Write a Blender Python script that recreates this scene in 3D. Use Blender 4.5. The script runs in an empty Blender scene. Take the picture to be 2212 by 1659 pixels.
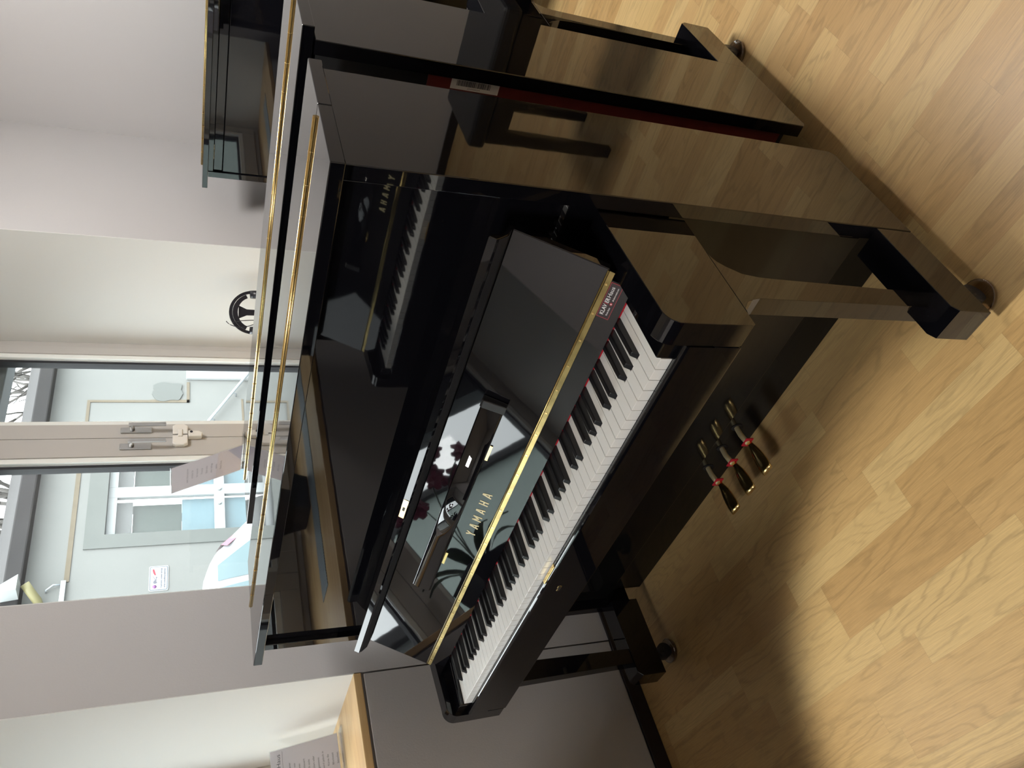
import bpy, bmesh, math, random
from mathutils import Vector, Matrix
random.seed(7)
SC = bpy.context.scene
COL = SC.collection
PI = math.pi

# ------------------------------------------------------------------ materials
def nt(name):
    m = bpy.data.materials.new(name); m.use_nodes = True
    n = m.node_tree; b = n.nodes['Principled BSDF']
    return m, n, b
def N(n, t, **kw):
    x = n.nodes.new(t)
    for k, v in kw.items():
        if k in ('operation', 'blend_type', 'data_type', 'noise_dimensions', 'noise_type', 'distribution', 'wave_type', 'gradient_type', 'feature', 'voronoi_dimensions', 'bands_direction'):
            setattr(x, k, v)
        else:
            x.inputs[k].default_value = v
    return x
def simple(name, col, rough=.5, metal=0, spec=.5, ior=1.5, noise=0, nscale=20, bump=0, bscale=200, coat=0):
    m, n, b = nt(name)
    b.inputs['Base Color'].default_value = (*col, 1)
    b.inputs['Roughness'].default_value = rough
    b.inputs['Metallic'].default_value = metal
    b.inputs['IOR'].default_value = ior
    b.inputs['Specular IOR Level'].default_value = spec
    b.inputs['Coat Weight'].default_value = coat
    tc = N(n, 'ShaderNodeTexCoord')
    if noise:
        t = N(n, 'ShaderNodeTexNoise', Scale=nscale, Detail=4.0)
        n.links.new(tc.outputs['Object'], t.inputs['Vector'])
        r = N(n, 'ShaderNodeMapRange'); r.inputs['To Min'].default_value = 1 - noise; r.inputs['To Max'].default_value = 1 + noise
        n.links.new(t.outputs['Fac'], r.inputs['Value'])
        v = N(n, 'ShaderNodeVectorMath', operation='MULTIPLY'); v.inputs[0].default_value = col
        n.links.new(r.outputs['Result'], v.inputs[1]); n.links.new(v.outputs[0], b.inputs['Base Color'])
    if bump:
        t = N(n, 'ShaderNodeTexNoise', Scale=bscale, Detail=3.0)
        n.links.new(tc.outputs['Object'], t.inputs['Vector'])
        bp = N(n, 'ShaderNodeBump', Strength=bump); bp.inputs['Distance'].default_value = .002
        n.links.new(t.outputs['Fac'], bp.inputs['Height']); n.links.new(bp.outputs['Normal'], b.inputs['Normal'])
    return m

M = {}
M['black'] = simple('black_polyester', (.0035, .0035, .005), .025, spec=.62, ior=1.52, bump=.05, bscale=6)
M['blackmatte'] = simple('black_satin', (.012, .012, .013), .45)
M['blackdim'] = simple('black_satin_lacquer', (.005, .005, .005), .07, spec=.34, ior=1.42)
M['blackflat'] = simple('black_flat', (.006, .006, .009), .8)
M['whitekey'] = simple('white_key', (.90, .905, .88), .14)
M['brassdull'] = simple('brass_dull', (.85, .74, .45), .45, metal=.8)
M['blackkey'] = simple('black_key', (.012, .012, .014), .28)
M['brass'] = simple('brass', (.80, .58, .24), .2, metal=1, noise=.15, nscale=60)
M['brassold'] = simple('brass_brushed', (.40, .31, .13), .25, metal=1, noise=.6, nscale=38)
M['gold'] = simple('gold_print', (.90, .80, .48), .45, metal=.0)
M['felt'] = simple('red_felt', (.55, .012, .03), .95)
M['redwood'] = simple('red_brown_stain', (.15, .026, .022), .45, noise=.3, nscale=30)
M['paper'] = simple('paper', (.74, .70, .72), .7)
def transl(name, col, k=.5):
    m, n, b = nt(name); b.inputs['Base Color'].default_value = (*col, 1); b.inputs['Roughness'].default_value = .7
    t = N(n, 'ShaderNodeBsdfTranslucent'); t.inputs['Color'].default_value = (*col, 1)
    mx = N(n, 'ShaderNodeMixShader'); mx.inputs[0].default_value = k
    n.links.new(b.outputs[0], mx.inputs[1]); n.links.new(t.outputs[0], mx.inputs[2]); n.links.new(mx.outputs[0], n.nodes['Material Output'].inputs['Surface'])
    return m
M['paper'] = transl('notice_paper', (.80, .76, .80), .45)
M['paperwhite'] = simple('paper_white', (.82, .80, .78), .6)
M['signwhite'] = simple('sign_white', (.30, .32, .33), .5)
M['ink'] = simple('ink', (.10, .10, .12), .8)
M['inkpale'] = simple('ink_show_through', (.42, .40, .45), .8)
M['stickblack'] = simple('sticker_black', (.035, .025, .028), .35)
M['stickred'] = simple('sticker_red', (.42, .03, .05), .4)
M['stickwhite'] = simple('sticker_white', (.85, .85, .85), .5)
M['wall'] = simple('wall_paint', (.48, .472, .473), .85, noise=.02, nscale=2, bump=.15, bscale=180)
M['ceil'] = simple('ceiling_paint', (.80, .80, .79), .9)
M['plaster'] = simple('white_plaster', (.66, .67, .655), .8, bump=.1, bscale=120)
M['frame'] = simple('window_frame_grey', (.455, .44, .42), .4)
M['framelit'] = simple('glazing_bead_lit_edge', (.78, .80, .78), .3)  # paler than the frame: the bead's lit edge painted into its colour
M['gasket'] = simple('rubber_gasket', (.012, .012, .016), .5)
M['steel'] = simple('satin_steel', (.50, .50, .50), .35, metal=1)
M['lockwhite'] = simple('lock_white', (.70, .68, .64), .35)
M['base'] = simple('black_baseboard', (.012, .010, .012), .4)
M['darkcable'] = simple('black_plastic', (.015, .015, .02), .35)
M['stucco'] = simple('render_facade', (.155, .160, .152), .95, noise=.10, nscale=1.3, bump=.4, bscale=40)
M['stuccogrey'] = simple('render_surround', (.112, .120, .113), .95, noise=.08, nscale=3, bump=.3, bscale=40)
M['brownline'] = simple('old_filler', (.125, .105, .075), .9, noise=.2, nscale=10)
M['gutter'] = simple('weathered_lead', (.035, .034, .034), .95, spec=.1, noise=.25, nscale=3)
M['shutterbox'] = simple('shutter_box', (.10, .12, .13), .5)
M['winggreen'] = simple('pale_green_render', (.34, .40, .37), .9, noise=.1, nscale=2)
M['winggreen2'] = simple('pale_green_cladding', (.15, .185, .17), .9, noise=.1, nscale=2)
M['pvc'] = simple('white_pvc', (.30, .32, .32), .3)
M['white'] = simple('white_housing', (.72, .72, .70), .4)
M['blinds'] = simple('beige_blind', (.13, .13, .135), .8)
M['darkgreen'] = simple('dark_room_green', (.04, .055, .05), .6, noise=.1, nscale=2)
M['bluefilm'] = simple('frosted_blue_film', (.10, .17, .21), .5, noise=.08, nscale=3)
M['carpaint'] = simple('white_car_paint', (.22, .225, .23), .25, coat=.1)
M['carglass'] = simple('car_window_glass', (.09, .13, .14), .1, spec=.25)
M['tail'] = simple('tail_light_red', (.22, .06, .09), .2)
M['tyre'] = simple('tyre_rubber', (.02, .02, .02), .8)
M['asphalt'] = simple('asphalt', (.12, .12, .12), .95, noise=.2, nscale=12)
M['bark'] = simple('bark', (.07, .065, .06), .9)
M['pot'] = simple('black_ceramic', (.01, .01, .012), .25)
M['orchid'] = simple('orchid_petal', (.22, .03, .08), .5, noise=.3, nscale=40)
M['leaf'] = simple('orchid_leaf', (.03, .08, .02), .35)
M['stem'] = simple('orchid_stem', (.05, .07, .03), .5)
M['grille'] = simple('sky_tinted_grille', (.22, .29, .34), .35, metal=.4)
M['signblue'] = simple('sign_border', (.06, .08, .10), .5)
M['signpurple'] = simple('sign_purple', (.14, .05, .15), .5)
M['signred'] = simple('sign_red', (.22, .02, .035), .5)
M['yellow'] = simple('yellow_lamp_arm', (.24, .22, .11), .5)
M['rail'] = simple('galvanised_rail', (.45, .49, .52), .4, metal=.5)
M['castor'] = simple('castor_dark', (.03, .03, .035), .35)
M['leather'] = simple('black_leather', (.012, .012, .013), .4, bump=.3, bscale=150)

def glassmat(name, tint=(1, 1, 1), refl=1.0, rough=0.0):
    m, n, b = nt(name); n.nodes.remove(b)
    out = n.nodes['Material Output']
    t = N(n, 'ShaderNodeBsdfTransparent'); t.inputs['Color'].default_value = (*tint, 1)
    g = N(n, 'ShaderNodeBsdfGlossy'); g.inputs['Roughness'].default_value = rough
    ge = N(n, 'ShaderNodeNewGeometry'); dt = N(n, 'ShaderNodeVectorMath', operation='DOT_PRODUCT')
    n.links.new(ge.outputs['Normal'], dt.inputs[0]); n.links.new(ge.outputs['Incoming'], dt.inputs[1])
    ab = N(n, 'ShaderNodeMath', operation='ABSOLUTE'); n.links.new(dt.outputs['Value'], ab.inputs[0])
    om = N(n, 'ShaderNodeMath', operation='SUBTRACT'); om.inputs[0].default_value = 1; n.links.new(ab.outputs[0], om.inputs[1])
    pw = N(n, 'ShaderNodeMath', operation='POWER'); n.links.new(om.outputs[0], pw.inputs[0]); pw.inputs[1].default_value = 5
    f = N(n, 'ShaderNodeMath', operation='MULTIPLY_ADD'); n.links.new(pw.outputs[0], f.inputs[0]); f.inputs[1].default_value = .96; f.inputs[2].default_value = .04
    k = N(n, 'ShaderNodeMath', operation='MULTIPLY'); k.inputs[1].default_value = refl; k.use_clamp = True
    mx = N(n, 'ShaderNodeMixShader')
    n.links.new(f.outputs[0], k.inputs[0]); n.links.new(k.outputs[0], mx.inputs[0])
    n.links.new(t.outputs[0], mx.inputs[1]); n.links.new(g.outputs[0], mx.inputs[2])
    n.links.new(mx.outputs[0], out.inputs['Surface'])
    return m
M['glass'] = glassmat('window_glass', (.97, .98, .97))
M['acrylic'] = glassmat('clear_acrylic', (.97, .98, .98), 1.2)
M['cupglass'] = glassmat('smoky_glass', (.80, .76, .73), 2.5)

def emis(name, col, s):
    m, n, b = nt(name)
    b.inputs['Base Color'].default_value = (*col, 1)
    b.inputs['Emission Color'].default_value = (*col, 1); b.inputs['Emission Strength'].default_value = s
    return m
M['filllamp'] = emis('fill_light_diffuser', (1, .965, .93), 46.0)  # glow of the added panels that lift the room's brightness

def woodfloor():
    m, n, b = nt('oak_parquet')
    L = n.links
    tc = N(n, 'ShaderNodeTexCoord')
    mp = N(n, 'ShaderNodeMapping'); mp.inputs['Rotation'].default_value = (0, 0, math.radians(2.2)); mp.inputs['Location'].default_value = (.11, .018, 0)
    L.new(tc.outputs['Object'], mp.inputs['Vector'])
    sp = N(n, 'ShaderNodeSeparateXYZ'); L.new(mp.outputs[0], sp.inputs[0])
    def mt(op, a, bb=None, c=None):
        x = N(n, 'ShaderNodeMath', operation=op)
        for i, v in enumerate((a, bb, c)):
            if v is None: continue
            if isinstance(v, (int, float)): x.inputs[i].default_value = v
            else: L.new(v, x.inputs[i])
        return x.outputs[0]
    W_ = .0655
    ry = mt('DIVIDE', sp.outputs['Y'], W_); row = mt('FLOOR', ry)
    wn = N(n, 'ShaderNodeTexWhiteNoise', noise_dimensions='1D'); L.new(row, wn.inputs['W'])
    off = mt('MULTIPLY', wn.outputs['Value'], 7.3)
    rx = mt('ADD', mt('DIVIDE', sp.outputs['X'], .43), off); cell = mt('FLOOR', rx)
    cb = N(n, 'ShaderNodeCombineXYZ'); L.new(row, cb.inputs['X']); L.new(cell, cb.inputs['Y'])
    wc = N(n, 'ShaderNodeTexWhiteNoise', noise_dimensions='2D'); L.new(cb.outputs[0], wc.inputs['Vector'])
    # grain coordinates: stretched along the stave, shifted per stave
    cs = N(n, 'ShaderNodeSeparateColor'); L.new(wc.outputs['Color'], cs.inputs[0])
    gx = mt('ADD', mt('MULTIPLY', sp.outputs['X'], 1.6), mt('MULTIPLY', cs.outputs[0], 30))
    gy = mt('ADD', mt('MULTIPLY', sp.outputs['Y'], 9), mt('MULTIPLY', cs.outputs[1], 30))
    gv = N(n, 'ShaderNodeCombineXYZ'); L.new(gx, gv.inputs['X']); L.new(gy, gv.inputs['Y'])
    n1 = N(n, 'ShaderNodeTexNoise', Scale=1.0, Detail=3.0, Roughness=.45, Distortion=.15); L.new(gv.outputs[0], n1.inputs['Vector'])
    n3 = N(n, 'ShaderNodeTexNoise', Scale=60.0, Detail=2.0); L.new(tc.outputs['Object'], n3.inputs['Vector'])
    ring = mt('SINE', mt('ADD', mt('MULTIPLY', n1.outputs['Fac'], mt('MULTIPLY_ADD', cs.outputs[1], 70, 50)), mt('MULTIPLY', n3.outputs['Fac'], 1.6)))
    ring = mt('POWER', mt('MULTIPLY_ADD', ring, .5, .5), 5)
    # fine pores
    px = mt('MULTIPLY', gx, 9); py = mt('MULTIPLY', gy, 48)
    pv = N(n, 'ShaderNodeCombineXYZ'); L.new(px, pv.inputs['X']); L.new(py, pv.inputs['Y'])
    n2 = N(n, 'ShaderNodeTexNoise', Scale=1.0, Detail=3.0, Roughness=.6); L.new(pv.outputs[0], n2.inputs['Vector'])
    ramp = N(n, 'ShaderNodeValToRGB')
    e = ramp.color_ramp.elements
    e[0].position = 0; e[0].color = (.42, .265, .110, 1); e[1].position = 1; e[1].color = (.53, .375, .175, 1)
    e.new(.3).color = (.46, .300, .130, 1); e.new(.7).color = (.50, .345, .152, 1)
    L.new(cs.outputs[2], ramp.inputs['Fac'])
    g1 = mt('MULTIPLY_ADD', mt('MULTIPLY', ring, mt('MULTIPLY_ADD', cs.outputs[0], .7, .3)), -.21, 1.03)
    g1 = mt('MULTIPLY', g1, mt('MULTIPLY_ADD', n2.outputs['Fac'], .62, .69))
    # joints
    fy = mt('FRACT', ry); ey = mt('MINIMUM', fy, mt('SUBTRACT', 1.0, fy)); jy = mt('GREATER_THAN', ey, .006)
    fx = mt('FRACT', rx); ex = mt('MINIMUM', fx, mt('SUBTRACT', 1.0, fx)); jx = mt('GREATER_THAN', ex, .0012)
    j = mt('MULTIPLY_ADD', mt('MULTIPLY', jy, jx), .16, .84)
    g = mt('MULTIPLY', g1, j)
    mul = N(n, 'ShaderNodeVectorMath', operation='MULTIPLY'); L.new(ramp.outputs['Color'], mul.inputs[0]); L.new(g, mul.inputs[1])
    L.new(mul.outputs[0], b.inputs['Base Color'])
    b.inputs['Roughness'].default_value = .36
    b.inputs['Specular IOR Level'].default_value = .4
    bp = N(n, 'ShaderNodeBump', Strength=.15); bp.inputs['Distance'].default_value = .001
    L.new(n2.outputs['Fac'], bp.inputs['Height']); L.new(bp.outputs[0], b.inputs['Normal'])
    return m
M['floor'] = woodfloor()

def sillwood():
    m, n, b = nt('beech_sill'); L = n.links
    tc = N(n, 'ShaderNodeTexCoord'); mp = N(n, 'ShaderNodeMapping'); mp.inputs['Scale'].default_value = (14, .9, 14)
    L.new(tc.outputs['Object'], mp.inputs['Vector'])
    t = N(n, 'ShaderNodeTexNoise', Scale=1.6, Detail=5.0, Roughness=.6, Distortion=.3); L.new(mp.outputs[0], t.inputs['Vector'])
    r = N(n, 'ShaderNodeValToRGB'); e = r.color_ramp.elements
    e[0].position = .3; e[0].color = (.54, .33, .14, 1); e[1].position = .7; e[1].color = (.74, .53, .27, 1)
    L.new(t.outputs['Fac'], r.inputs['Fac']); L.new(r.outputs[0], b.inputs['Base Color']); b.inputs['Roughness'].default_value = .35
    return m
M['sill'] = sillwood()

def grillemat():
    m, n, b = nt('perforated_grille'); L = n.links
    tc = N(n, 'ShaderNodeTexCoord')
    w = N(n, 'ShaderNodeTexBrick'); w.inputs['Scale'].default_value = 1.0; w.offset = 0
    w.inputs['Brick Width'].default_value = .012; w.inputs['Row Height'].default_value = .012; w.inputs['Mortar Size'].default_value = .0022
    w.inputs['Color1'].default_value = (.10, .15, .19, 1); w.inputs['Color2'].default_value = (.13, .19, .23, 1); w.inputs['Mortar'].default_value = (.42, .50, .56, 1)  # blue of the sky mirrored in the metal, put into the colour
    L.new(tc.outputs['Object'], w.inputs['Vector']); L.new(w.outputs['Color'], b.inputs['Base Color'])
    b.inputs['Roughness'].default_value = .35
    return m
M['grille'] = grillemat()

# ------------------------------------------------------------------ mesh builder
class MB:
    def __init__(s): s.bm = bmesh.new()
    def box(s, x0, x1, y0, y1, z0, z1, bev=0, seg=2):
        r = bmesh.ops.create_cube(s.bm, size=1)
        vs = r['verts']
        for v in vs:
            v.co = Vector(((x0 + x1) / 2 + v.co.x * (x1 - x0), (y0 + y1) / 2 + v.co.y * (y1 - y0), (z0 + z1) / 2 + v.co.z * (z1 - z0)))
        if bev:
            es = {e for v in vs for e in v.link_edges}
            bmesh.ops.bevel(s.bm, geom=list(es), offset=bev, segments=seg, affect='EDGES', profile=.5)
        return s
    def prism(s, pts, a0, a1, axis='x', bev=0, seg=2):
        """polygon extruded along axis; pts are the other two coords in order (y,z),(x,z) or (x,y)"""
        def P(p, a):
            if axis == 'x': return Vector((a, p[0], p[1]))
            if axis == 'y': return Vector((p[0], a, p[1]))
            return Vector((p[0], p[1], a))
        A = [s.bm.verts.new(P(p, a0)) for p in pts]; B = [s.bm.verts.new(P(p, a1)) for p in pts]
        n = len(pts); fs = [s.bm.faces.new(A), s.bm.faces.new(B[::-1])]
        for i in range(n): fs.append(s.bm.faces.new((A[i], B[i], B[(i + 1) % n], A[(i + 1) % n])))
        bmesh.ops.recalc_face_normals(s.bm, faces=fs)
        if bev:
            es = [e for e in set(fs[0].edges) | set(fs[1].edges)]
            if seg == 0:
                es = list({e for f in fs for e in f.edges}); seg = 2
            bmesh.ops.bevel(s.bm, geom=es, offset=bev, segments=seg, affect='EDGES', profile=.5)
        return s
    def cyl(s, p0, p1, r0, r1=None, seg=24, caps=True):
        r1 = r0 if r1 is None else r1
        p0 = Vector(p0); p1 = Vector(p1); d = (p1 - p0); q = d.to_track_quat('Z', 'Y')
        A = []; B = []
        for i in range(seg):
            a = 2 * PI * i / seg; c = Vector((math.cos(a), math.sin(a), 0))
            A.append(s.bm.verts.new(p0 + q @ (c * r0))); B.append(s.bm.verts.new(p1 + q @ (c * r1)))
        for i in range(seg): 
            f = s.bm.faces.new((A[i], A[(i + 1) % seg], B[(i + 1) % seg], B[i])); f.smooth = True
        if caps: s.bm.faces.new(A[::-1]); s.bm.faces.new(B)
        return s
    def tube(s, pts, rad, seg=8):
        pts = [Vector(p) for p in pts]; n = len(pts)
        rr = rad if isinstance(rad, (list, tuple)) else [rad] * n
        rings = []; up = Vector((0.13, .31, .94))
        for i, p in enumerate(pts):
            d = (pts[min(i + 1, n - 1)] - pts[max(i - 1, 0)]).normalized()
            if abs(d.dot(up)) > .97: up = Vector((1, .2, .1))
            a = d.cross(up).normalized(); b = d.cross(a)
            rings.append([s.bm.verts.new(p + (a * math.cos(2 * PI * k / seg) + b * math.sin(2 * PI * k / seg)) * rr[i]) for k in range(seg)])
        for i in range(n - 1):
            for k in range(seg):
                f = s.bm.faces.new((rings[i][k], rings[i][(k + 1) % seg], rings[i + 1][(k + 1) % seg], rings[i + 1][k])); f.smooth = True
        s.bm.faces.new(rings[0]); s.bm.faces.new(rings[-1][::-1])
        return s
    def lathe(s, prof, c=(0, 0, 0), seg=32, smooth=True):
        c = Vector(c); rings = []
        for r, z in prof:
            rings.append([s.bm.verts.new(c + Vector((max(r, 1e-5) * math.cos(2 * PI * k / seg), max(r, 1e-5) * math.sin(2 * PI * k / seg), z))) for k in range(seg)])
        for i in range(len(prof) - 1):
            for k in range(seg):
                f = s.bm.faces.new((rings[i][k], rings[i][(k + 1) % seg], rings[i + 1][(k + 1) % seg], rings[i + 1][k])); f.smooth = smooth
        s.bm.faces.new(rings[0][::-1]); s.bm.faces.new(rings[-1])
        return s
    def quad(s, *ps):
        s.bm.faces.new([s.bm.verts.new(Vector(p)) for p in ps]); return s
    def xf(s, m):
        s.bm.transform(m); return s
    def build(s, name, mat, parent=None, smooth=False, **tags):
        bmesh.ops.recalc_face_normals(s.bm, faces=s.bm.faces)
        me = bpy.data.meshes.new(name); s.bm.to_mesh(me); s.bm.free()
        if smooth:
            for p in me.polygons: p.use_smooth = True
        me.materials.append(M[mat])
        o = bpy.data.objects.new(name, me); COL.objects.link(o)
        if parent: o.parent = parent
        for k, v in tags.items(): o[k] = v
        return o
def tag(o, label, category, group=None, kind=None):
    if label: o['label'] = label
    if category: o['category'] = category
    if group: o['group'] = group
    if kind: o['kind'] = kind
    return o
def empty(name, loc=(0, 0, 0), rz=0):
    o = bpy.data.objects.new(name, None); o.location = loc; o.rotation_euler = (0, 0, rz); o.empty_display_size = .1
    COL.objects.link(o); return o
def copy_tree(o, parent=None):
    c = o.copy(); COL.objects.link(c); c.parent = parent
    for ch in list(o.children): copy_tree(ch, c)
    return c
def struct(o): o['kind'] = 'structure'; return o

def textobj(name, txt, mat, mtx, h, w=None, parent=None, extrude=.0002, align='CENTER', bold=0, spacing=1.0, shear=0):
    cu = bpy.data.curves.new('txt', 'FONT'); cu.body = txt; cu.size = 1; cu.extrude = .0; cu.align_x = align; cu.offset = bold; cu.space_character = spacing; cu.shear = shear
    cu.resolution_u = 3
    to = bpy.data.objects.new('txt', cu); COL.objects.link(to)
    dg = bpy.context.evaluated_depsgraph_get(); dg.update()
    me = bpy.data.meshes.new_from_object(to.evaluated_get(dg))
    bpy.data.objects.remove(to)
    xs = [v.co.x for v in me.vertices]; ys = [v.co.y for v in me.vertices]
    sy = h / .70; sx = (w / (max(xs) - min(xs))) if w else sy
    cx = (max(xs) + min(xs)) / 2 if align == 'CENTER' else min(xs)
    for v in me.vertices: v.co = Vector(((v.co.x - cx) * sx, v.co.y * sy, 0))
    bm = bmesh.new(); bm.from_mesh(me)
    if extrude:
        r = bmesh.ops.extrude_face_region(bm, geom=bm.faces[:])
        for g in r['geom']:
            if isinstance(g, bmesh.types.BMVert): g.co.z += extrude
    bmesh.ops.recalc_face_normals(bm, faces=bm.faces)
    bm.transform(mtx); bm.to_mesh(me); bm.free()
    me.materials.clear(); me.materials.append(M[mat]); me.name = name
    o = bpy.data.objects.new(name, me); COL.objects.link(o)
    if parent: o.parent = parent
    return o
def frame_mtx(o, xd, yd):
    x = Vector(xd).normalized(); y = Vector(yd).normalized(); z = x.cross(y)
    m = Matrix((x, y, z)).transposed().to_4x4(); m.translation = Vector(o); return m
def arc(cx, cy, r, a0, a1, n=8):
    return [(cx + r * math.cos(math.radians(a0 + (a1 - a0) * i / n)), cy + r * math.sin(math.radians(a0 + (a1 - a0) * i / n))) for i in range(n + 1)]

#KEYS
PITCH = 1.225 / 52
KT, KB = .7147, .694
YF, YB = -.2625, -.1238
def make_keys(root):
    """88 keys, each a part of its own; the five white shapes and the black key come from shared meshes"""
    names = ['A', 'A#', 'B', 'C', 'C#', 'D', 'D#', 'E', 'F', 'F#', 'G', 'G#']
    off = {'C#': -.0016, 'D#': .0016, 'F#': -.0024, 'G#': 0, 'A#': .0024}
    bw = .0106
    seqs = [names[i % 12] for i in range(88)]
    wi = 0; cache = {}; bmesh_black = None
    blackc = []
    pos = []
    for i, nm in enumerate(seqs):
        if '#' in nm: pos.append(('b', -.6125 + wi * PITCH + off[nm]))
        else: pos.append(('w', -.6125 + (wi + .5) * PITCH)); wi += 1
    for i, (k, c) in enumerate(pos):
        if k == 'b':
            if bmesh_black is None:
                b = MB()
                y0, y1 = -.2125, YB
                sect = lambda y, w, z: [Vector((-w, y, z)), Vector((w, y, z))]
                v = [b.bm.verts.new(p) for p in (
                    (-.0055, y0, KT - .002), (.0055, y0, KT - .002), (.0055, y1, KT - .002), (-.0055, y1, KT - .002),
                    (-.0047, y0 + .0065, KT + .0105), (.0047, y0 + .0065, KT + .0105), (.0047, y1, KT + .0125), (-.0047, y1, KT + .0125))]
                for f in ((0, 1, 2, 3), (4, 5, 6, 7), (0, 1, 5, 4), (1, 2, 6, 5), (2, 3, 7, 6), (3, 0, 4, 7)):
                    b.bm.faces.new([v[j] for j in f])
                bmesh.ops.recalc_face_normals(b.bm, faces=b.bm.faces)
                bmesh.ops.bevel(b.bm, geom=b.bm.edges[:], offset=.0011, segments=2, affect='EDGES', profile=.5)
                o = b.build('black_key', 'blackkey', root, smooth=False); bmesh_black = o.data
                for p in bmesh_black.polygons: p.use_smooth = False
            else:
                o = bpy.data.objects.new('black_key', bmesh_black); COL.objects.link(o); o.parent = root
            o.location = (c, 0, 0); continue
        g = .0005
        hw = PITCH / 2 - g
        lx = -hw; rx = hw
        if i > 0 and pos[i - 1][0] == 'b': lx = pos[i - 1][1] + bw / 2 + .0004 - c
        if i < 87 and pos[i + 1][0] == 'b': rx = pos[i + 1][1] - bw / 2 - .0004 - c
        key = (round(lx, 4), round(rx, 4))
        if key not in cache:
            ym = -.2135
            pts = [(-hw, YF), (hw, YF)]
            if rx < hw - 1e-5: pts += [(hw, ym), (rx, ym), (rx, YB)]
            else: pts += [(hw, YB)]
            if lx > -hw + 1e-5: pts += [(lx, YB), (lx, ym), (-hw, ym)]
            else: pts += [(-hw, YB)]
            o = MB().prism(pts, KB, KT, 'z', bev=.0007, seg=0).build('white_key', 'whitekey', root)
            cache[key] = o.data
        else:
            o = bpy.data.objects.new('white_key', cache[key]); COL.objects.link(o); o.parent = root
        o.location = (c, 0, 0)

LY0, LZ0, LY1, LZ1 = -.1195, .772, -.034, .912      # fallboard leaf, lower and upper edge of its face
LT = Vector((0, LY1 - LY0, LZ1 - LZ0)).normalized()
LN = Vector((0, -LT.z, LT.y))                        # faces the player
def leafpt(x, t, off=0): return Vector((x, LY0, LZ0)) + LT * t + LN * off

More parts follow.
